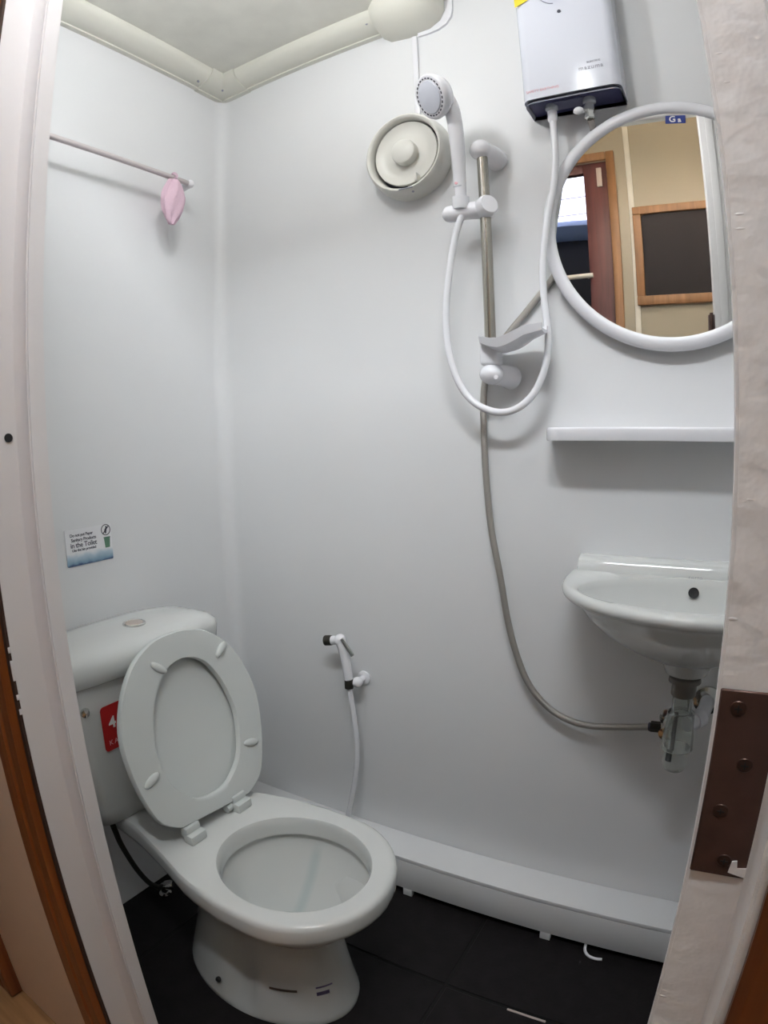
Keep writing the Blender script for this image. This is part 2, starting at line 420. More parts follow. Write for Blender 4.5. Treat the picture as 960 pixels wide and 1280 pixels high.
bm = new(); box(bm, .705, .728, -.005, .004, 2.20, 2.29, .002); obj('hinge', bm, 'panelgrey', leaf)
# beyond the corridor door: dark wall, awning with added glow, blue tarpaulin
bm = new(); box(bm, -.6, 1.3, -2.95, -2.9, 0, 2.9); struct('wall_outside', bm, 'nightwall', smooth=False)
o = new(); plate(o, [(-.45, 0), (.80, 0), (.80, 1.05), (-.45, 1.05)], (0, -2.84, 2.44), (1, 0, 0), (0, .80, .60), (0, .6, -.8), .01); aw = obj('glowing_awning', o, 'awning_glow', smooth=False); tag(aw, 'bright white awning with added glow seen through the corridor door glass', 'awning')  # glow and forward reach added to light the tarpaulin
for k in range(3):
    o = new(); box(o, -.45, .80, -2.845 + .10 * k, -2.835 + .10 * k, 2.418 + .075 * k, 2.424 + .075 * k); obj('seam', o, 'seamm', aw)
o = new(); box(o, -.45, .80, -2.86, -2.84, 2.40, 2.44); obj('edge_trim', o, 'purple', aw)
o = new(); loft(o, [[(x, -2.5 + .1 * cos(a), 2.30 + .055 * sin(a) + .012 * sin(6 * x)) for a in [2 * pi * k / 12 for k in range(12)]] for x in [-.5 + .1 * i for i in range(14)]])
tb = obj('rolled_tarpaulin', o, 'tarp'); tag(tb, 'rolled blue tarpaulin hanging outside below the white awning', 'tarpaulin')
o = new()
box(o, -.4, -.37, -2.9, -2.4, 2.36, 2.385)
obj('bracket', o, 'nightwall', tb)
o = new(); box(o, .75, .78, -2.9, -2.4, 2.36, 2.385); obj('bracket', o, 'nightwall', tb)
# corridor window in a wooden frame
w1 = thing('window_1', (0, FY, 0), 'x', 'x'); del w1['label']; del w1['category']; w1['kind'] = 'structure'
wx0, wx1, wz0, wz1 = .851, 1.46, 1.64, 2.078
for (x0, x1, z0, z1, n) in ((wx0, wx1, wz0, wz0 + .04, 'sill_rail'), (wx0, wx1, wz1 - .036, wz1, 'top_rail'), (wx0, wx0 + .036, wz0 + .04, wz1 - .036, 'side_rail'), (wx1 - .036, wx1, wz0 + .04, wz1 - .036, 'side_rail')):
    bm = new(); box(bm, x0, x1, 0, .022, z0, z1, .004); obj(n, bm, 'mirrorwood', w1)
bm = new(); plate(bm, rrect(wx1 - wx0 - .05, wz1 - wz0 - .055, .05, 6), ((wx0 + wx1) / 2, .006, (wz0 + wz1) / 2), (1, 0, 0), (0, 0, 1), (0, 1, 0), .004); obj('glass_pane', bm, 'blackglass', w1)
bm = new(); box(bm, wx0 + .036, wx1 - .036, .001, .005, wz0 + .04, wz1 - .036); obj('backing', bm, 'mirrorwood', w1)
# wooden locker left of the doorway in the corridor
lk = thing('corridor_locker', (-.2, YO, 0), 'orange wooden locker edge with pale panel at the lower left of the doorway', 'locker')
bm = new(); box(bm, .218, .252, -.020, .008, 0, .95, .003); obj('frame_post', bm, 'orange', lk)
for z0, z1 in ((.87, .95), (0, .06)):
    bm = new(); box(bm, -.25, .218, -.020, .008, z0, z1, .003); obj('frame_rail', bm, 'orange', lk)
bm = new(); box(bm, -.25, .218, -.008, .008, .06, .87); obj('panel', bm, 'orange', lk)
bm = new(); box(bm, -.03, .13, -.012, -.008, -.0 + .08, .165, .001); obj('label_plate', bm, 'panelgrey', lk)

# ------------------------------------------------------------------ ceiling trunking
TZ = 2.042
tr = thing('ceiling_trunking', (0, 0, TZ), 'cream rounded plastic trunking running along two walls under the ceiling', 'trunking')
def trunk_prof(d=.066, h=.038, lip=.006):
    p = [(0, 0), (lip * 2.2, 0)]
    for k in range(9):
        a = R(90 * k / 8); p.append((lip * 2.2 + (d - lip * 2.2) * sin(a), .004 + (h - .004) * (1 - cos(a)) * 1.0))
    p.append((0, h)); return p
prof = trunk_prof()
CR = .105
bm = new(); loft(bm, [[(d, y, z) for d, z in prof] for y in (DY + .003, -CR)]); obj('left_run', bm, 'duct', tr, angle=30)
bm = new(); loft(bm, [[(x, -d, z) for d, z in prof] for x in (CR, .52)]); obj('back_run', bm, 'duct', tr, angle=30)
bm = new(); p2 = [(d * 1.06, z * 1.0 - (.003 if z < .03 else 0)) for d, z in prof]
loft(bm, [[(d, -CR, z) for d, z in p2], [(d, -d, z) for d, z in p2], [(CR, -d, z) for d, z in p2]]); obj('corner_joint', bm, 'duct', tr, angle=30)
bm = new()
for q, ax in (((.045, -.045, .0075), (1, -1, -1.6)), ((.035, -CR - .02, .004), (1, 0, -1.5)), ((.498, -.047, .016), (.0, -1, -.8))): lathe(bm, [(.0001, .004), (.003, .004), (.003, 0)], q, ax, 10)
obj('rivet', bm, 'greyink', tr, kind='stuff')
# end elbow turning up through the ceiling
bm = new()
rings = []
for t, x, dd, h0 in ((0, .515, .070, -.006), (.2, .535, .088, -.022), (.5, .58, .096, -.028), (.8, .635, .094, -.026), (.92, .66, .082, -.012), (1, .672, .05, .01)):
    rings.append([(x, -d, z) for d, z in [(0, h0)] + [(dd * sin(R(a)), h0 + (.0375 - h0) * (1 - cos(R(a)))) for a in range(10, 91, 10)] + [(0, .0375)]])
loft(bm, rings); obj('end_elbow', bm, 'duct', tr, angle=45)
bm = new(); plate(bm, [(.604, .0375), (.604, -.036), (.63, -.036), (.655, -.033), (.674, -.024), (.686, -.009), (.690, .010), (.691, .0375)], (0, 0, 0), (1, 0, 0), (0, 0, 1), (0, -1, 0), .006); obj('wall_flange', bm, 'white', tr)
# cable cover down to the fan
bm = new(); box(bm, .589, .601, -.008, 0, 1.785, 2.010, .002); cc = obj('cable_cover', bm, 'white'); tag(cc, 'narrow white cable cover strip running down to the exhaust fan', 'cable cover')

# two bare upright tube bulbs hanging from the wash room ceiling: each glows from its side, its end is capped
L = ROOM_LAMP
for (x, y, z), power, label in zip(L['spots'], L['strength'], ('bare white tube bulb on the ceiling above the toilet bowl', 'bare white tube bulb on the ceiling in front of the water heater')):
    t = thing('ceiling_lamp', (x, y, CZ), label, 'lamp', 0, 'bare tube bulbs under the ceiling')
    zb_ = z - CZ - L['length'] / 2
    bulb_glow = bpy.data.materials.new('bulb_glow'); bulb_glow.use_nodes = True; p = bulb_glow.node_tree.nodes['Principled BSDF']
    p.inputs['Emission Color'].default_value = L['color'] + (1,); p.inputs['Emission Strength'].default_value = power
    bm = new(); lathe(bm, [(.040, 0), (.041, -.012), (.030, -.022), (.028, z - CZ + L['length'] / 2)], (0, 0, 0), (0, 0, 1), 28); obj('base', bm, 'white', t)
    bm = new(); lathe(bm, [(L['r'], zb_ + L['length']), (L['r'], zb_)], (0, 0, 0), (0, 0, 1), 28); obj('tube', bm, bulb_glow, t)
    bm = new(); lathe(bm, [(L['r'] + .001, zb_ + .001), (L['r'] + .001, zb_ - .005), (.02, zb_ - .008), (.0001, zb_ - .008)], (0, 0, 0), (0, 0, 1), 28); obj('end_cap', bm, 'white', t)
L = HALL_LAMP
cl = thing('corridor_lamp', L['loc'], 'long tilted batten lamp hanging from the corridor ceiling facing the doorway', 'lamp')
mt = Matrix.Rotation(R(-90 + 90 - L['tilt']), 4, 'X')       # panel normal: down and towards the doorway
w2, h2 = L['size'][0] / 2, L['size'][1] / 2
bm = new(); box(bm, -w2, w2, -h2, h2, .0, .012, .003, 2); bmesh.ops.transform(bm, matrix=Matrix.Rotation(R(L['tilt']), 4, 'X') @ Matrix.Translation((0, 0, -.012)), verts=bm.verts)
m = bpy.data.materials.new('corridor_lamp_glow'); m.use_nodes = True; p = m.node_tree.nodes['Principled BSDF']
p.inputs['Emission Color'].default_value = L['color'] + (1,); p.inputs['Emission Strength'].default_value = L['strength']
obj('diffuser', bm, m, cl)
bm = new(); box(bm, -w2 - .01, w2 + .01, -h2 - .008, h2 + .008, .001, .05, .004, 2); bmesh.ops.transform(bm, matrix=Matrix.Rotation(R(L['tilt']), 4, 'X'), verts=bm.verts)
obj('housing', bm, 'white', cl)
for x in (-.35, .35):
    bm = new(); tube(bm, [(x, -.02, .0), (x, -.02, 2.66 - L['loc'][2])], .004, 8, False); obj('hanger', bm, 'white', cl)

# ------------------------------------------------------------------ exhaust fan on the back wall
fan = thing('exhaust_fan', (.575, 0, 1.703), 'round off white exhaust fan with central hub on the back wall', 'exhaust fan')
fan.scale = (.94, .94, .94)
bm = new()
lathe(bm, [(.102, 0), (.1025, .006), (.1, .030), (.0965, .045), (.092, .049), (.088, .048), (.0855, .043), (.084, .02), (.084, .002)], (0, 0, 0), (0, -1, 0), 56, True, False)
bm.faces.ensure_lookup_table(); obj('housing', bm, 'whitec', fan, angle=50)
bm = new(); lathe(bm, [(.0001, .030), (.028, .030), (.05, .026), (.066, .027), (.0775, .034), (.079, .032), (.078, .026), (.06, .018), (.0001, .018)], (0, 0, .003), (0, -1, 0), 48); cap = obj('shutter_disc', bm, 'whitec', fan, angle=60)
bm = new(); lathe(bm, [(.030, .022), (.030, .044), (.0285, .048), (.024, .0505), (.0001, .0515)], (0, 0, .003), (0, -1, 0), 36); obj('hub', bm, 'whitec', cap)
bm = new(); box(bm, .028, .034, -.052, -.032, -.078, -.058, .002); obj('catch', bm, 'whitec', fan)
bm = new(); box(bm, -.012, .022, -.0505, -.0475, -.0915, -.0885, .001); obj('slot', bm, 'greyink', fan)
bm = new(); lathe(bm, [(.0001, .001), (.003, .001), (.003, 0)], (.02, -.043, -.0985), (.1, -.3, -1), 10); obj('screw', bm, 'greyink', fan)
bm = new(); lathe(bm, [(.0001, 0), (.083, 0), (.083, .003)], (0, 0, 0), (0, -1, 0), 40); obj('opening_shade', bm, 'ink', fan)  # dark disc stands in for the shade behind the shutter

# ------------------------------------------------------------------ water heater
hx0, hx1, hz0, hz1, hd = .848, 1.034, 1.737, 2.055, .075
ht = thing('water_heater', ((hx0 + hx1) / 2, 0, hz0), 'white electric water heater box with dark underside on the back wall', 'water heater')
hw = (hx1 - hx0) / 2
bm = new()
def hring(z, w, d, r=.018):
    out = []
    for k in range(7): a = R(90 * k / 6); out.append((-w + r - r * cos(a), -d + r - r * sin(a), z))
    for k in range(7): a = R(90 * k / 6); out.append((w - r + r * sin(a), -d + r - r * cos(a), z))
    return [(-w, 0, z)] + out + [(w, 0, z)]
H = hz1 - hz0
loft(bm, [hring(.004, hw - .006, hd - .020), hring(-.006, hw - .002, hd - .007), hring(-.010, hw - .001, hd - .004)] [::-1] + [hring(-.004, hw, hd + .001), hring(.012, hw, hd + .001), hring(.04, hw, hd), hring(H - .02, hw, hd - .002), hring(H - .005, hw - .002, hd - .006), hring(H, hw - .008, hd - .016)], cap0=False)
obj('casing', bm, 'heater', ht, angle=50)
bm = new(); box(bm, -hw + .006, hw - .006, -.056, -.002, -.003, .006); box(bm, -hw + .002, hw - .002, -.016, 0, .003, .02, .004); un = obj('underside', bm, 'darkblue', ht)
bm = new(); box(bm, -.040, .018, -.050, -.018, -.006, -.003, .001); obj('rating_label', bm, 'greyblue', un)
for x in (-.047, .026):
    bm = new(); lathe(bm, [(.0115, .012), (.0115, -.004), (.0125, -.006), (.0125, -.012), (.0085, -.016), (.0001, -.016)], (x, -.036, 0), (0, 0, 1), 20); obj('outlet', bm, 'fitting', un)
text('lettering', 'mazuma', .0125, face_my(.042, -hd - .0006, .040), 'greyink', ht, 1.15)
text('lettering', 'ELECTRIC', .005, face_my(.048, -hd - .0006, .051), 'greyink', ht, 1.2)
text('lettering', 'SAFETY EARTHING', .0075, face_my(-.052, -hd - .0014, .012), 'pinkink', ht, 1.0)
bm = new(); plate(bm, [(-.0905, .212), (-.063, .222), (-.063, .27), (-.0905, .27)], (0, -hd - .0001, 0), (1, 0, 0), (0, 0, 1), (0, -1, 0), .0006); obj('energy_label', bm, 'yellow', ht)
bm = new(); lathe(bm, [(.0001, .0012), (.0035, .0012), (.0035, 0)], (-.005, -hd + .0005, .178), (0, -1, 0), 12); obj('indicator', bm, 'ink', ht)
bm = new(); lathe(bm, [(.024, 0), (.024, .010), (.022, .013), (.0001, .013)], (-.009, -hd + .001, .233), (0, -1, 0), 32); obj('temperature_knob', bm, 'blue', ht)
bm = new(); tube(bm, [(-.009 + .034 * cos(R(a)), -hd - .0002, .233 + .034 * sin(R(a))) for a in range(150, 265, 10)], .0008, 6); obj('dial_mark', bm, 'greyink', ht)

# inlet stop tap under the heater
vt = thing('stop_tap', (.965, -.036, 1.703), 'small chrome stop tap under the water heater inlet', 'tap')
bm = new(); lathe(bm, [(.010, .0175), (.0125, .0165), (.0125, .004), (.010, .002), (.008, -.004), (.0105, -.0045), (.0105, -.011), (.007, -.0125)], (0, 0, 0), (0, 0, 1), 6); obj('body', bm, 'chrome', vt, angle=20)
bm = new(); tube(bm, [(0, 0, .006), (-.022, -.006, .004)], .0045, 8, False); ball(bm, (-.018, -.012, .003), .010, 1, .6, .8); obj('handle', bm, 'white', vt)

# braided supply hose: behind the mirror, behind the soap dish, down and across to the stop valve
bm = new()
hp = [(.965, -.034, 1.692), (.9655, -.026, 1.686), (.966, -.013, 1.677), (.967, -.0082, 1.664), (.967, -.0078, 1.63), (.966, -.0078, 1.59), (.958, -.0078, 1.55), (.928, -.0078, 1.482), (.868, -.0078, 1.397), (.815, -.0085, 1.338), (.766, -.010, 1.285), (.735, -.011, 1.235), (.722, -.013, 1.183), (.721, -.014, 1.10), (.725, -.015, 1.011), (.735, -.016, .915), (.755, -.018, .82), (.775, -.020, .722), (.802, -.022, .640), (.832, -.024, .588), (.873, -.026, .552), (.915, -.028, .536), (.958, -.030, .533), (1.02, -.036, .544), (1.078, -.045, .558)]
tube(bm, hp, .0066, 12); bh = obj('braided_hose', bm, 'braid'); tag(bh, 'long grey braided metal hose curving down the back wall to the valve', 'hose')
bm = new(); lathe(bm, [(.0085, 0), (.0085, .02)], (1.072, -.044, .557), (1, -.15, .2), 12); obj('end_ferrule', bm, 'ink', bh)

# white shower hose loop from the heater outlet to the hand shower
hx, hy, hz = .712, -.072, 1.548   # foot of the hand shower
bm = new()
wp = [(.894, -.036, 1.722), (.8945, -.037, 1.66), (.892, -.040, 1.60), (.884, -.042, 1.55), (.872, -.045, 1.50), (.862, -.047, 1.44), (.858, -.048, 1.384), (.860, -.048, 1.33), (.8635, -.046, 1.279), (.857, -.048, 1.225), (.840, -.053, 1.182), (.816, -.057, 1.155), (.785, -.058, 1.142), (.752, -.059, 1.145), (.718, -.060, 1.163), (.692, -.061, 1.196), (.675, -.063, 1.245), (.668, -.065, 1.30), (.671, -.067, 1.36), (.683, -.069, 1.43), (.698, -.071, 1.49), (.7105, -.072, 1.522), (.7118, -.072, 1.5415)]
tube(bm, wp, .0068, 12); wh = obj('shower_hose', bm, 'white'); tag(wh, 'smooth white shower hose hanging in a loop from heater to hand shower', 'hose')
bm = new(); lathe(bm, [(.0072, 0), (.0095, .004), (.0095, .022)], (.8942, -.036, 1.698), (0, 0, 1), 16); obj('end_nut', bm, 'white', wh)

# ------------------------------------------------------------------ slide rail
rail = thing('shower_rail', (.752, 0, 1.2), 'chrome slide rail with white end brackets on the back wall', 'shower rail')
ry = -.05
bm = new(); tube(bm, [(0, ry, .012), (0, ry, .458)], .0108, 20, False); obj('tube', bm, 'steel', rail)
bm = new(); ball(bm, (-.002, ry - .002, .462), .0215, 1, 1, .95); tube(bm, [(-.001, ry, .462), (.012, -.02, .458), (.014, 0, .456)], lambda t: .0195 + .003 * t, 18); obj('top_bracket', bm, 'white', rail, angle=60)
bm = new(); ball(bm, (.002, ry - .002, .014), .0235, 1.0, 1, .85); tube(bm, [(.003, ry, .014), (.018, -.02, .012), (.022, 0, .010)], lambda t: .0195 + .004 * t, 18); obj('bottom_bracket', bm, 'white', rail, angle=60)
bm = new(); lathe(bm, [(.0001, .002), (.004, .002), (.004, 0)], (.018, ry - .0235, .006), (.2, -1, 0), 12); obj('screw_cap', bm, 'white', rail)
# slider holding the hand shower
sl = thing('shower_holder', (.752, ry, 1.536), 'white sliding holder clamped on the chrome rail gripping the hand shower', 'shower holder')
bm = new()
tube(bm, [(-.064, -.020, -.004), (-.03, -.012, -.001), (0, 0, 0), (.012, .0, 0)], lambda t: .0165 + .001 * t, 20)
ball(bm, (-.064, -.020, -.004), .0165); obj('arm', bm, 'white', sl, angle=60)
bm = new(); lathe(bm, [(.0195, -.012), (.021, -.006), (.021, .016), (.018, .021), (.0001, .022)], (.0, -.004, .002), (.75, -.62, .12), 24); obj('clamp_knob', bm, 'white', sl)
bm = new(); lathe(bm, [(.0095, .0), (.0155, .0), (.0165, .006), (.0165, .024), (.0105, .024), (.0095, .020)], (-.041, -.0225, .001), (.06, -.1, 1), 20, True, False); obj('cradle', bm, 'white', sl)
# hand shower
hs = thing('hand_shower', (hx, hy, hz), 'white hand shower head tilted on its long handle beside the exhaust fan', 'hand shower')
bm = new()
hpts = [(0, 0, 0), (.001, -.003, .02), (.003, -.010, .08), (.005, -.019, .14), (.004, -.030, .185), (-.004, -.040, .210), (-.016, -.046, .222)]
tube(bm, hpts, lambda t: .0092 + .0055 * min(1, t * 2.2) + (.006 * max(0, t - .6)), 20); obj('handle', bm, 'white', hs, angle=60)
nd = Vector((-.50, -.74, -.45)).normalized(); hc = Vector((-.019, -.058, .211))
bm = new(); lathe(bm, [(.0001, -.026), (.020, -.025), (.034, -.018), (.043, -.004), (.0455, .006), (.0435, .011), (.0395, .012)], hc, nd, 40, True, True); hd_ = obj('head', bm, 'white', hs, angle=60)
bm = new(); lathe(bm, [(.0335, .0115), (.0315, .0145), (.022, .0165), (.0001, .017)], hc, nd, 36); obj('spray_plate', bm, 'heater', hd_)
_, uu, vv = frame_from(nd); bm = new()
for k in range(26):
    a = 2 * pi * k / 26; c = hc + nd * .0122 + (uu * cos(a) + vv * sin(a)) * .0365
    t = (-uu * sin(a) + vv * cos(a)); rr = (uu * cos(a) + vv * sin(a))
    plate(bm, [(-.0025, -.0013), (.0025, -.0013), (.0025, .0013), (-.0025, .0013)], c, t, rr, nd, .0006)
obj('spray_slot', bm, 'ink', hd_, kind='stuff')
bm = new(); lathe(bm, [(.0098, 0), (.0102, .009), (.0098, .018)], (0, 0, -.004), (.03, -.1, 1), 18); obj('end_nut', bm, 'fitting', hs)
bm = new(); lathe(bm, [(.0001, .0006), (.0034, .0006), (.0034, 0)], (-.001, -.0165, .038), (-.05, -1, .1), 14); obj('logo_dot', bm, 'pinkink', hs)
text('lettering', 'SHOWER', .0042, face_my(.001, -.0162, .031), 'greyink', hs)

# soap dish at the foot of the rail
sd = thing('soap_dish', (.752, ry, 1.252), 'white curved soap dish fixed to the foot of the shower rail', 'soap dish')
bm = new(); box(bm, -.0165, .0185, -.018, .018, -.022, .030, .006, 3); obj('clamp_block', bm, 'white', sd)
bm = new(); rings = []
for k in range(13):
    t = k / 12; x = -.012 + .125 * t; zt = .026 - .010 * sin(pi * min(1, t * 1.35)) + .012 * max(0, t - .35) / .65
    hwid = .014 + .030 * sin(pi * min(1, .12 + t * .8)); th = .010 + .008 * sin(pi * t)
    yc = -.006 - .02 * t
    rings.append([(x, yc - hwid, zt + .006), (x, yc - hwid * .8, zt + .007), (x, yc - hwid * .7, zt - .002), (x, yc + hwid * .7, zt - .002), (x, yc + hwid * .8, zt + .007), (x, yc + hwid, zt + .006), (x, yc + hwid * .85, zt - th * .6), (x, yc, zt - th), (x, yc - hwid * .85, zt - th * .6)])
loft(bm, rings); obj('tray', bm, 'white', sd, angle=50)

# ------------------------------------------------------------------ mirror
mx, mz = 1.0885, 1.4775
mi = thing('round_mirror', (mx, 0, mz), 'round mirror in a thick white plastic rim above the shelf', 'mirror')
bm = new(); lathe(bm, [(.2085, .017), (.2085, .0235), (.2105, .028), (.215, .0305), (.222, .030), (.229, .027), (.2328, .0225), (.2335, .018), (.231, .0165)], (0, 0, 0), (0, -1, 0), 96, True, False); obj('rim', bm, 'white', mi, angle=50)
bm = new(); lathe(bm, [(.209, .019), (.209, .0225)], (0, 0, 0), (0, -1, 0), 96); obj('glass', bm, 'mirror', mi, angle=30)
for q in (.12, -.12):
    bm = new(); lathe(bm, [(.02, 0), (.02, .017)], (q, 0, .06), (0, -1, 0), 16); obj('wall_spacer', bm, 'dark', mi)
bm = new(); plate(bm, rrect(.036, .0155, .001, 2), (.030, -.0226, .1935), (1, 0, -.10), (.10, 0, 1), (0, -1, 0), .0005); stk = obj('sticker', bm, 'blue', mi)
text('lettering', 'G', .0165, face_my(.0245, -.0234, .194), 'labelwhite', stk, 1.0, bold=.0004)
text('lettering', 'a', .0135, face_my(.037, -.0234, .1915), 'labelwhite', stk, 1.0, bold=.0004)

# ------------------------------------------------------------------ shelf
bm = new()
pl = [(.855, 0), (.8565, -.030), (.860, -.060), (.866, -.074), (.876, -.080), (.89, -.082), (1.28, -.082), (1.294, -.080), (1.304, -.074), (1.31, -.060), (1.314, -.03), (1.315, 0)]
def ins(k): return [((x - 1.085) * (1 - k * 4.3) + 1.085, y * (1 - k * 12)) for x, y in pl]
loft(bm, [[(x, y, 1.0885) for x, y in ins(.0008)], [(x, y, 1.0905) for x, y in pl], [(x, y, 1.107) for x, y in pl], [(x, y, 1.1105) for x, y in ins(.0006)], [(x, y, 1.112) for x, y in ins(.002)]])
sh = obj('wall_shelf', bm, 'white', angle=40); tag(sh, 'white glossy wall shelf between the round mirror and the basin', 'shelf')

# ------------------------------------------------------------------ wash basin
bs = thing('wash_basin', (1.13, 0, .85), 'small white wall hung ceramic wash basin under the shelf', 'basin')
NB = 48
def bring(z, k, back=0.0, yo=0.0, a=.228, b=.288, c=.06):
    """D-shaped plan: straight back at y=back, curved front; k shrinks towards the drain axis"""
    front = [(-a * cos(pi * i / (NB - 1)), -(c + (b - c) * max(0, sin(pi * i / (NB - 1))) ** .8)) for i in range(NB)]
    rear = [(a * .985 * (1 - 2 * i / 16), None) for i in range(17)]
    return [(x * k, y * k + yo, z) for x, y in front] + [(x * k, back, z) for x, _ in rear]
def irng(z, k, cy=-.155, a=.190, b=.106):
    out = []
    for (x, y, _) in bring(0, 1):
        t = math.atan2((y + .155) / .135, x / .2)
        out.append((a * k * cos(t), cy + b * k * sin(t), z))
    return out
bm = new()
outer = [bring(-.150, .14, -.095, -.10), bring(-.146, .16, -.093, -.10), bring(-.124, .20, -.075, -.095), bring(-.118, .38, -.03, -.060), bring(-.100, .56, -.0, -.035), bring(-.076, .72, 0, -.018), bring(-.050, .83, 0, -.010), bring(-.032, .885, 0, -.006), bring(-.024, .925, 0, -.003), bring(-.020, .975, 0, 0), bring(-.015, .995, 0, 0), bring(-.008, 1.0, 0, 0), bring(-.003, .992, 0, 0), bring(.0, .978, 0, 0), bring(.001, .965, -.004, 0)]
inner = [irng(.0005, 1.0), irng(-.003, .982), irng(-.012, .965), irng(-.05, .87, -.152), irng(-.080, .66, -.148), irng(-.100, .36, -.142), irng(-.106, .12, -.14)]
loft(bm, outer + inner, True, True)
obj('bowl', bm, 'china', bs, angle=55)
bm = new(); pl = [(0, -.02), (0, .0245), (-.012, .026), (-.034, .0225), (-.040, .018), (-.044, .004), (-.046, -.02)]
loft(bm, [[(x, y, z) for y, z in pl] for x in (-.213, -.20, .20, .213)]); obj('back_ledge', bm, 'china', bs, angle=50)
bm = new(); lathe(bm, [(.0001, .0012), (.0075, .0012), (.0095, .0018), (.0095, -.004)], (.0, -.0575, -.022), (0, -1, .30), 24); obj('overflow_hole', bm, 'dark', bs)  # dark disc painted for the shade inside the overflow
text('lettering', 'COTTO', .0058, face_my(.001, -.0475, .0020), 'greyink', bs, 1.3)

# bottle trap under the basin
bt = thing('bottle_trap', (1.13, -.125, .52), 'clear plastic bottle trap with dark nut below the basin', 'bottle trap')
bm = new(); lathe(bm, [(.012, .182), (.027, .180), (.028, .172), (.021, .170), (.0215, .148), (.020, .146), (.012, .146)], (0, 0, 0), (0, 0, 1), 28); obj('drain_nut', bm, 'nut', bt)
bm = new(); lathe(bm, [(.0175, .148), (.0175, .112), (.0145, .112), (.0145, .148), (.0175, .148)], (0, 0, 0), (0, 0, 1), 24, False, False); obj('inlet_tube', bm, 'clear', bt)
bm = new(); lathe(bm, [(.018, .116), (.0235, .114), (.0245, .100), (.028, .050), (.0285, .046), (.025, .046), (.0215, .098), (.018, .112), (.018, .116)], (0, 0, 0), (0, 0, 1), 28, False, False); obj('collar_nut', bm, 'clear', bt)
bm = new(); lathe(bm, [(.0225, .050), (.0225, .014), (.018, .004), (.010, .0), (.0001, .0)], (0, 0, 0), (0, 0, 1), 28, False, True); obj('cup', bm, 'clear', bt)
bm = new(); lathe(bm, [(.004, .112), (.004, .02)], (-.008, 0, 0), (0, 0, 1), 10); obj('dip_tube', bm, 'dark', bt)
bm = new(); tube(bm, [(.012, .01, .088), (.028, .035, .088), (.040, .075, .088), (.045, .125, .088)], .0135, 16); obj('outlet_pipe', bm, 'white', bt)
bm = new(); lathe(bm, [(.0165, 0), (.0165, .02)], (.024, .026, .088), (.55, .8, 0), 20); obj('outlet_nut', bm, 'white', bt)
bm = new(); lathe(bm, [(.0125, 0), (.028, 0), (.028, .006), (.0125, .010)], (.045, .125, .088), (0, -1, 0), 24); obj('wall_rosette', bm, 'chrome', bt)

# angle stop valve on the wall behind the trap
av = thing('angle_valve', (1.105, 0, .562), 'chrome angle stop valve on the wall beside the bottle trap', 'valve')
bm = new(); tube(bm, [(0, 0, 0), (0, -.062, 0)], .0085, 14, False); lathe(bm, [(.018, 0), (.018, .004), (.010, .008)], (0, 0, 0), (0, -1, 0), 20); obj('body', bm, 'chrome', av)
bm = new(); lathe(bm, [(.0105, 0), (.0105, .018), (.008, .020)], (-.03, -.047, -.002), (1, .0, .05), 6); obj('inlet_nut', bm, 'blackhose', av, angle=20)
bm = new(); tube(bm, [(-.012, -.047, 0), (.003, -.047, 0)], .007, 12, False); obj('side_arm', bm, 'chrome', av)
bm = new(); lathe(bm, [(.011, 0), (.013, .006), (.013, .014), (.0001, .016)], (0, -.060, 0), (0, -1, 0), 18); obj('handle', bm, 'chrome', av)

# ------------------------------------------------------------------ boxed duct cover along the foot of the back wall
db, zb = .0925, .1185
dc = thing('duct_cover', (0, 0, 0), 'long white boxed pipe cover on short feet along the foot of the back wall', 'pipe cover')
bm = new(); box(bm, .003, RX, -db, -.001, zb - .012, zb, .0015); obj('top_board', bm, 'wall', dc)
bm = new(); box(bm, .003, RX, -db, -db + .012, .021, zb - .012, .001); obj('front_board', bm, 'wall', dc)
for x in (.21, .559, .908, 1.257):
    bm = new(); box(bm, x, x + .024, -db, -db + .012, 0, .022, .001); obj('foot', bm, 'wall', dc)
# loose white hose end and a pale sliver of leftover grout on the floor
bm = new(); tube(bm, [(1.012, -.078, .012), (1.015, -.098, .007), (1.026, -.110, .005), (1.042, -.113, .005), (1.056, -.110, .005)], .0034, 10); o = obj('loose_hose', bm, 'white'); tag(o, 'short hook of thin white hose poking out under the boxed pipe cover', 'hose')
bm = new(); box(bm, .912, .992, -.3105, -.3055, .0, .0025, .0008, 1); o = obj('grout_sliver', bm, 'panelgrey'); tag(o, 'thin pale strip lying along a floor tile joint', 'strip')

# ------------------------------------------------------------------ toilet
YT = -.445
to = thing('toilet', (0, YT, 0), 'white close coupled toilet with its seat raised against the cistern', 'toilet')
NT = 64
TW = [(0, .098), (.10, .100), (.20, .108), (.30, .130), (.40, .158), (.48, .168), (.55, .167), (.60, .154), (.65, .126), (.68, .095), (.70, .064), (.715, .022), (.72, .0)]
def tw(x):
    x = max(0, min(.72, x))
    for (a, p), (b, q) in zip(TW, TW[1:]):
        if a <= x <= b:
            t = (x - a) / (b - a); return p + (q - p) * t
    return 0
def tring(z, xb, xf, hwid, k):
    """k=1: rim outline, k=0: ellipse"""
    out = []
    for i in range(NT):
        ph = 2 * pi * (i + .5) / NT
        u = .5 + .5 * cos(ph); s = 1 if sin(ph) >= 0 else -1
        e = math.sqrt(max(0, 1 - (2 * u - 1) ** 2))
        # rim outline is sampled with a round nose
        xr = .02 + .70 * u
        if xr > .55: wr = .167 * math.sqrt(max(0, 1 - ((xr - .55) / .17) ** 2)) ** 1.0
        else: wr = tw(xr)
        w = hwid * ((1 - k) * e + k * wr / .168)
        out.append((xb + (xf - xb) * u, s * w, z))
    return out
def oring(z, a, b, cx=.5325, cy=-.004):
    out = []
    for i in range(NT):
        ph = 2 * pi * (i + .5) / NT
        out.append((cx + a * cos(ph), cy + b * sin(ph), z))
    return out
RZ = .357
bm = new()
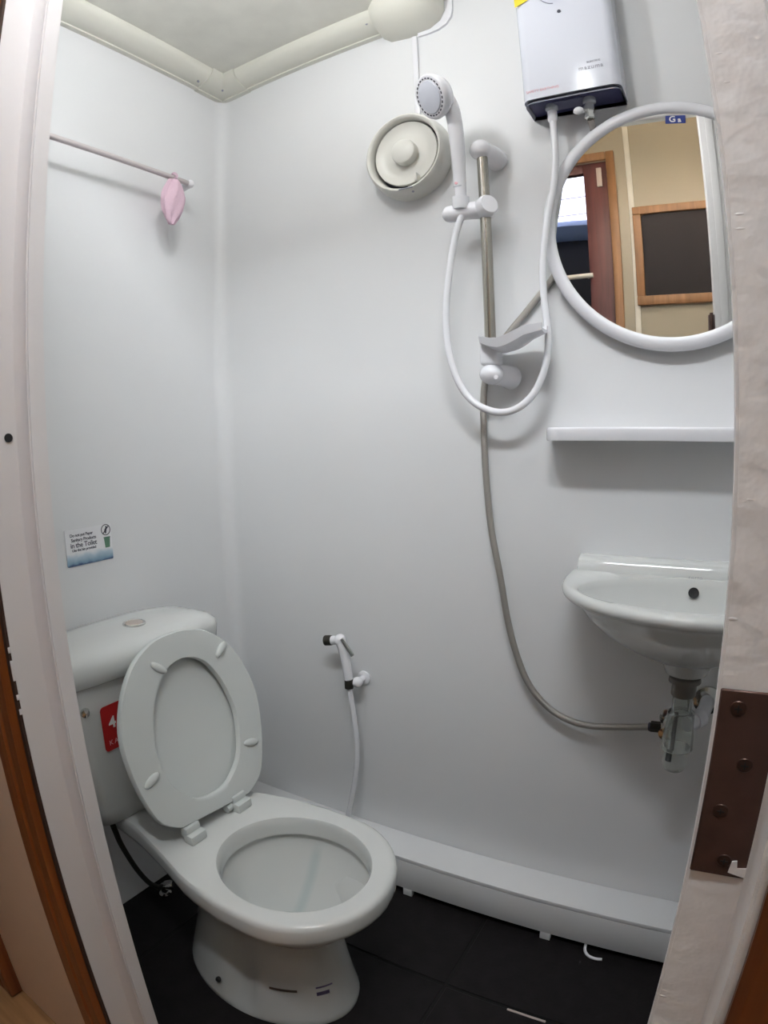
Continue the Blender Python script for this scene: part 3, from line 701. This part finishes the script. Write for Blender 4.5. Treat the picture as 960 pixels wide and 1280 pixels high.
rings = [tring(0, .228, .638, .128, 0), tring(.012, .226, .640, .130, 0), tring(.020, .228, .638, .128, 0), tring(.06, .240, .630, .119, 0), tring(.11, .256, .622, .109, 0), tring(.16, .268, .614, .101, .05), tring(.195, .262, .611, .099, .15),
         tring(.225, .225, .622, .106, .35), tring(.255, .165, .648, .121, .6), tring(.282, .10, .683, .141, .85), tring(.298, .06, .701, .152, 1), tring(.308, .045, .7095, .159, 1), tring(.3115, .038, .716, .1645, 1), tring(.316, .030, .7205, .168, 1), tring(.325, .026, .722, .169, 1), tring(.346, .0225, .7225, .169, 1), tring(.3525, .022, .7205, .1675, 1), tring(.3562, .024, .716, .1635, 1), tring(RZ, .029, .709, .157, 1)]
rings = [[(x, y * (1 - .13 * math.exp(-((x - .462) / .026) ** 2) * max(0, min(1, z / .03)) * max(0, min(1, (.20 - z) / .08))), z) for x, y, z in r] for r in rings]
inn = [oring(RZ, .154, .134), oring(.3560, .1495, .1295), oring(.351, .1465, .1265), oring(.335, .1445, .1245), oring(.318, .1435, .1235), oring(.316, .154, .134), oring(.305, .153, .133), oring(.27, .143, .121), oring(.23, .120, .098, .525), oring(.195, .088, .070, .515), oring(.17, .060, .046, .508), oring(.15, .042, .034, .505), oring(.13, .03, .026, .503)]
loft(bm, rings + inn)
obj('bowl', bm, 'chinabowl', to, angle=38)
bm = new(); loft(bm, [oring(.168, .057, .043, .508), oring(.1685, .02, .015, .508)], False, True); obj('water', bm, 'water', to)
# seat bolts, base fixings, stickers
for s in (-1, 1):
    bm = new(); lathe(bm, [(.006, 0), (.006, .004), (.0045, .006), (.0001, .006)], (.40, s * .1215, .058), (0, s, .35), 14); b_ = obj('fixing_hole', bm, 'dark', to)  # hole is a dark disc, its shade put into the colour
# cistern
def cring(z, x0, x1, hw, r=.03, bow=0.0):
    pts = []
    for k in range(7):
        a = R(90 * k / 6); pts.append((x1 - r + r * sin(a), -hw + r - r * cos(a)))
    mids = [(x1 + bow * (1 - (t * 2 - 1) ** 2), -hw + r + (2 * hw - 2 * r) * t) for t in (.125, .25, .375, .5, .625, .75, .875)]
    pts += mids
    for k in range(7):
        a = R(90 * k / 6); pts.append((x1 - r + r * cos(a), hw - r + r * sin(a)))
    rb = .01
    rx_, ry_ = min(.11, (x1 - x0) * .55), min(.15, hw * .72)
    pts += [(x0 + rx_ - rx_ * sin(R(15 * k)), hw - ry_ + ry_ * cos(R(15 * k))) for k in range(1, 7)] + [(x0 + rx_ - rx_ * cos(R(15 * k)), -hw + ry_ - ry_ * sin(R(15 * k))) for k in range(0, 6)]
    return [(x, y, z) for x, y in pts]
bm = new()
loft(bm, [cring(.357, .03, .165, .150, .035, .004), cring(.362, .022, .172, .160, .035, .005), cring(.40, .014, .182, .172, .034, .006), cring(.52, .010, .190, .182, .032, .007), cring(.676, .010, .195, .187, .030, .008)])
ci = obj('cistern', bm, 'china', to, angle=50)
bm = new()
loft(bm, [cring(.676, .010, .199, .195, .032, .010), cring(.680, .004, .204, .200, .034, .011), cring(.708, .003, .206, .203, .036, .011), cring(.722, .004, .203, .201, .036, .011), cring(.732, .012, .192, .190, .036, .010), cring(.738, .030, .176, .170, .034, .008), cring(.741, .055, .150, .135, .026, .006), cring(.7422, .08, .13, .09, .02, .004)])
lid = obj('cistern_lid', bm, 'china', to, angle=60)
bm = new(); lathe(bm, [(.0245, -.002), (.0245, .003), (.0225, .0045), (.0205, .003), (.0001, .003)], (.128, .022, .7415), (0, 0, 1), 32); bu = obj('flush_button', bm, 'chrome', to)
bm = new(); lathe(bm, [(.0001, .0055), (.018, .0045), (.0195, .002)], (.128, .022, .7415), (0, 0, 1), 28); obj('button_half', bm, 'panelgrey', bu)
bm = new(); lathe(bm, [(.006, -.004), (.009, 0), (.010, .006), (.008, .013), (.0001, .015)], (.186, -.158, .630), (1, -.3, 0), 18); obj('chrome_knob', bm, 'chrome', to)
# red label on the cistern
bm = new(); plate(bm, rrect(.076, .094, .008), (.1968, -.094, .583), (-.02, 1, 0), (.045, 0, 1), (1, 0, 0), .0012); lb = obj('red_sticker', bm, 'red', to)
text('lettering', '4', .032, face_px(.1993, -.109, .592), 'labelwhite', lb, 1.0, bold=.0008)
text('lettering', 'KARAT', .0145, face_px(.1975, -.094, .552), 'pinkink', lb, 1.35)
# sticker and stamps on the pedestal
def skin_patch(name, pts, m, w):
    bm = new()
    a = [bm.verts.new(p) for p in pts[0]]; b = [bm.verts.new(p) for p in pts[1]]
    for i in range(len(a) - 1): bm.faces.new((a[i], a[i + 1], b[i + 1], b[i]))
    r = bmesh.ops.solidify(bm, geom=bm.faces[:], thickness=w)
    return obj(name, bm, m, to)
def ped(t, z, off=.0016):
    """point on the pedestal: t = angle from the front axis, degrees (negative = door side)"""
    tab = [(.06, .240, .630, .119), (.11, .256, .622, .109), (.16, .268, .614, .1015)]
    if z < .11: (z0, a0, b0, c0), (z1, a1, b1, c1) = tab[0], tab[1]
    else: (z0, a0, b0, c0), (z1, a1, b1, c1) = tab[1], tab[2]
    k = (z - z0) / (z1 - z0); xb = a0 + (a1 - a0) * k; xf = b0 + (b1 - b0) * k; h = c0 + (c1 - c0) * k
    X = (xb + xf) / 2 + (xf - xb) / 2 * cos(R(t)); Y = h * sin(R(t)) * (1 - .13 * math.exp(-((X - .462) / .026) ** 2))
    return (X + off * cos(R(t)), Y + off * sin(R(t)), z)
skin_patch('brown_label', [[ped(t, .097) for t in (-64, -60, -56, -52, -48, -45)], [ped(t, .091) for t in (-64, -60, -56, -52, -48, -45)]], 'brownlabel', .0004)
skin_patch('purple_stamp', [[ped(t, .101) for t in (-31, -27, -23, -19, -16)], [ped(t, .097) for t in (-31, -27, -23, -19, -16)]], 'purpleink', .0004)
skin_patch('purple_stamp', [[ped(t, .088) for t in (-31, -27, -23, -20)], [ped(t, .079) for t in (-31, -27, -23, -20)]], 'purpleink', .0004)

# raised seat ring and lid
hingeP = Vector((.335, .0, .372)); vx = Vector((-.095, 0, .37)).normalized(); ux = Vector((0, 1, 0)); nx = ux.cross(vx)  # nx faces the viewer (+x)
if nx.x < 0: nx = -nx
rot = R(-5.5); u2 = ux * cos(rot) - vx * sin(rot) * -1; u2 = ux * cos(rot) + vx * sin(rot); v2 = vx * cos(rot) - ux * sin(rot)
def seat_pt(u, v, w): return hingeP + ux * .008 + u2 * u + v2 * v + nx * w
def egg(u, v, hw_, v0, v1, flat):
    pass
SO = [(.012, .0), (.012, .094), (.030, .125), (.050, .143), (.100, .161), (.150, .172), (.200, .176), (.240, .171), (.280, .157), (.310, .141), (.340, .117), (.360, .090), (.376, .055), (.384, .0)]
SI = [(.047, .0), (.050, .026), (.060, .050), (.090, .083), (.130, .100), (.190, .106), (.250, .091), (.300, .061), (.320, .033), (.328, .0)]
def seat_outline(tab, n=36):
    P = spline([(w, v, 0) for v, w in tab[1 if tab is SO else 0:]], 10)
    if tab is SO: P = [Vector((0, .012, 0)), Vector((.05, .012, 0))] + P
    L_ = [0]
    for a, b in zip(P, P[1:]): L_.append(L_[-1] + (b - a).length)
    half = []
    for i in range(n):
        d = L_[-1] * (i + .5) / n
        k = max(j for j in range(len(L_)) if L_[j] <= d); k = min(k, len(P) - 2)
        t = (d - L_[k]) / max(1e-9, L_[k + 1] - L_[k]); q = P[k].lerp(P[k + 1], t); half.append((q.x, q.y))
    return half + [(-x, y) for x, y in reversed(half)]
so = seat_outline(SO); si = seat_outline(SI)
def sring(pl_, w, k=0.0):
    cx, cy = 0, .195
    return [seat_pt(cx + (x - cx) * (1 - k), cy + (y - cy) * (1 - k), w) for x, y in pl_]
bm = new()
vr = loft(bm, [sring(so, -.012, .02), sring(so, -.010, .0), sring(so, -.001, .0), sring(so, .002, .012), sring(so, .002, .03), sring(si, .002, -.05), sring(si, .001, -.014), sring(si, -.002, 0), sring(si, -.011, 0), sring(si, -.012, -.03), sring(so, -.012, .02)], False, False)
bmesh.ops.remove_doubles(bm, verts=bm.verts[:], dist=1e-5)
ring = obj('seat_ring', bm, 'seat', to, angle=45)
for u, v, a in ((-.064, .322, 35), (.098, .325, -40), (-.133, .125, -25), (.128, .115, 10)):
    bm = new(); ball(bm, (0, 0, 0), 1, .021, .0085, .006, 16, 10)
    c = seat_pt(u, v, .003); ex = (u2 * cos(R(a)) - v2 * sin(R(a))) if u * 0 == 0 else u2
    ex = u2 * cos(R(a)) + v2 * sin(R(a)) * (-1); ey = nx.cross(ex)
    mt = Matrix(((ex.x, ey.x, nx.x, c.x), (ex.y, ey.y, nx.y, c.y), (ex.z, ey.z, nx.z, c.z), (0, 0, 0, 1)))
    bmesh.ops.transform(bm, matrix=mt, verts=bm.verts); obj('bumper', bm, 'seat', ring, angle=60)
bm = new()
lo = [(x * .93, .016 + (y - .012) * .965) for x, y in so]
loft(bm, [sring(lo, -.034, .04), sring(lo, -.030, .012), sring(lo, -.022, .0), sring(lo, -.016, .0), sring(lo, -.016, .03), sring(lo, -.021, .10)])
obj('seat_cover', bm, 'seat', to, angle=45)
for u in (-.062, .070):
    bm = new()
    box(bm, .326, .352, u - .020, u + .020, RZ - .001, RZ + .020, .004, 2)
    box(bm, .318, .338, u - .019, u + .019, RZ + .008, RZ + .034, .005, 2)
    obj('hinge_block', bm, 'seat', to)
bm = new(); tube(bm, [(.328, .070 - .034, RZ + .012), (.328, .070 - .018, RZ + .012)], .0085, 14, False); obj('hinge_pin', bm, 'seat', to)

# cistern feed hose and valve
bm = new(); tube(bm, [(.130, YT - .117, .354), (.123, YT - .107, .31), (.108, YT - .090, .25), (.085, YT - .053, .15), (.060, YT - .014, .07), (.053, YT + .010, .036)], .0062, 10); o = obj('feed_hose', bm, 'blackhose'); tag(o, 'dark braided hose hanging from the toilet cistern to the floor valve', 'hose')
fv = thing('floor_valve', (.056, YT + .030, 0), 'small chrome valve on the floor behind the toilet bowl', 'valve')
bm = new(); lathe(bm, [(.016, 0), (.016, .004), (.009, .006), (.009, .03), (.0001, .033)], (0, 0, 0), (0, 0, 1), 16); obj('body', bm, 'chrome', fv)
bm = new(); lathe(bm, [(.007, -.012), (.012, -.010), (.013, .004), (.009, .012), (.0001, .013)], (.008, .010, .026), (.8, .5, .2), 16); obj('handle', bm, 'chrome', fv)
bm = new(); tube(bm, [(0, 0, .024), (-.004, -.02, .033)], .007, 10, False); obj('inlet_nut', bm, 'blackhose', fv)

# ------------------------------------------------------------------ bidet sprayer
sp = thing('bidet_sprayer', (.395, 0, .53), 'white bidet sprayer with chrome trigger clipped on the wall behind the toilet', 'bidet sprayer')
bm = new(); tube(bm, [(.003, -.045, .012), (-.001, -.046, .05), (-.007, -.048, .09), (-.014, -.048, .108)], lambda t: .0105 + .003 * t, 18); ball(bm, (-.014, -.048, .108), .0145); tube(bm, [(-.014, -.048, .108), (-.040, -.050, .104)], .0105, 16, False); obj('body', bm, 'white', sp, angle=60)
bm = new(); lathe(bm, [(.0112, 0), (.0122, .004), (.0122, .018), (.0001, .0185)], (-.036, -.0498, .1045), (-1, -.1, -.15), 20); obj('nozzle', bm, 'blackhose', sp)
bm = new(); box(bm, -.005, .005, -.0025, .0025, -.024, .024, .002, 2, Matrix.Translation((.012, -.058, .098)) @ Matrix.Rotation(R(-38), 4, 'Y')); obj('trigger', bm, 'chrome', sp)
bm = new(); lathe(bm, [(.0105, 0), (.0105, .024)], (.003, -.045, -.010), (0, 0, 1), 16); obj('connector', bm, 'blackhose', sp)
bm = new(); ball(bm, (.018, -.032, .003), .013, 1, 1.1, .95); tube(bm, [(.018, -.03, .003), (.018, 0, .003)], .0075, 12, False); lathe(bm, [(.017, 0), (.017, .004), (.008, .007)], (.018, 0, .003), (0, -1, 0), 18); obj('wall_clip', bm, 'white', sp, angle=60)
bm = new(); tube(bm, [(.398, -.045, .522), (.403, -.042, .47), (.410, -.041, .39), (.408, -.042, .32), (.398, -.044, .251), (.386, -.047, .19), (.376, -.049, .145), (.373, -.050, .124)], .0066, 12); o = obj('sprayer_hose', bm, 'white'); tag(o, 'thin white hose hanging from the bidet sprayer to the pipe cover', 'hose')
bm = new(); lathe(bm, [(.0095, 0), (.0095, .020), (.007, .022)], (.373, -.050, zb + .0005), (0, 0, 1), 14); lathe(bm, [(.0085, 0), (.0085, .016), (.0001, .018)], (.350, -.052, zb + .0005), (0, 0, 1), 14); box(bm, .345, .38, -.058, -.044, zb + .0003, zb + .006, .001); o2 = obj('hose_tail', bm, 'white', o)

# ------------------------------------------------------------------ left wall: towel bar, pink net bag, notice card
tb_ = thing('towel_bar', (0, -.4, 1.732), 'thin pale metal towel bar high on the left wall', 'towel bar')
bm = new(); tube(bm, [(.060, -.29, 0), (.060, .232, 0)], .0065, 14, False); obj('bar', bm, 'barmetal', tb_)
for y in (.237, -.295):
    bm = new(); ball(bm, (.060, y, 0), .0105); tube(bm, [(.060, y, 0), (.03, y, -.001), (0, y, -.002)], lambda t: .0095 + .002 * t, 14); obj('elbow_bracket', bm, 'white', tb_, angle=60)
bag = thing('net_pouf', (.062, -.218, 1.732), 'pink net bath pouf hanging from the end of the towel bar', 'bath pouf')
bm = new()
rings = []
for k in range(15):
    t = k / 14; z = -.008 - .112 * t; r = .006 + .026 * sin(pi * min(1, .06 + t * .97)) ** .8
    rings.append([(.004 + (r * .55 + .003 * sin(5 * a + 7 * t)) * cos(a), -.005 * t - .0 + (r + .003 * sin(7 * a + 5 * t)) * sin(a), z) for a in [2 * pi * q / 28 for q in range(28)]])
loft(bm, rings); obj('net_body', bm, 'pink', bag, angle=80)
bm = new(); tube(bm, [(.001, 0, -.012), (.012, .001, 0), (.0, .001, .0105), (-.0105, 0, 0), (.0, -.001, -.012)], .0032, 8); obj('hanging_loop', bm, 'pink', bag)
nc = thing('notice_card', (.0002, -.430, .8975), 'small laminated notice card with blue lower band on the left wall', 'notice')
bm = new(); plate(bm, rrect(.117, .078, .002, 2), (0, 0, 0), (0, 1, 0), (0, 0, 1), (1, 0, 0), .0012); obj('card', bm, 'card', nc)
for s_, y, z, h in (('Do not put Paper', -.018, .0255, .0088), ('Sanitary Products', -.013, .0155, .0098), ('in the Toilet', -.014, .0042, .0148), ('Use the bin provided', -.014, -.0062, .0078)):
    text('lettering', s_, h, face_px(.0014, y, z), 'ink', nc, .92, bold=.00015)
bm = new(); lathe(bm, [(.0105, .0013), (.0105, .0018), (.0122, .0018), (.0122, .0013)], (0, .0445, .0265), (1, 0, 0), 28, False, False); plate(bm, [(-.009, -.0075), (-.0075, -.009), (.009, .0075), (.0075, .009)], (.0013, .0445, .0265), (0, 1, 0), (0, 0, 1), (1, 0, 0), .0005)
ball(bm, (.0015, .046, .0325), .0022, .3, 1, 1, 10, 6); plate(bm, [(-.002, -.008), (.0005, -.008), (.003, .004), (-.001, .004), (-.004, -.001)], (.0013, .0445, .0265), (0, 1, 0), (0, 0, 1), (1, 0, 0), .0005)
obj('pictogram', bm, 'ink', nc)
bm = new(); plate(bm, [(-.006, -.012), (.006, -.012), (.0078, .009), (.0086, .009), (.0086, .0115), (-.0086, .0115), (-.0086, .009), (-.0078, .009)], (.0013, .046, -.0005), (0, 1, 0), (0, 0, 1), (1, 0, 0), .0004); obj('bin_picture', bm, 'green', nc)
# barrel bolt on the room side of the right jamb (a dark spot in the mirror)
bb = thing('barrel_bolt', (XRs - .0075, DY - .004, 1.415), 'small dark barrel bolt on the right door jamb seen in the mirror', 'bolt')
bm = new(); box(bm, -.008, .012, 0, .012, -.026, .026, .003); obj('plate', bm, 'boltm', bb)
bm = new(); tube(bm, [(.002, .014, -.03), (.002, .014, .03)], .005, 10, False); obj('slide', bm, 'plate', bb)
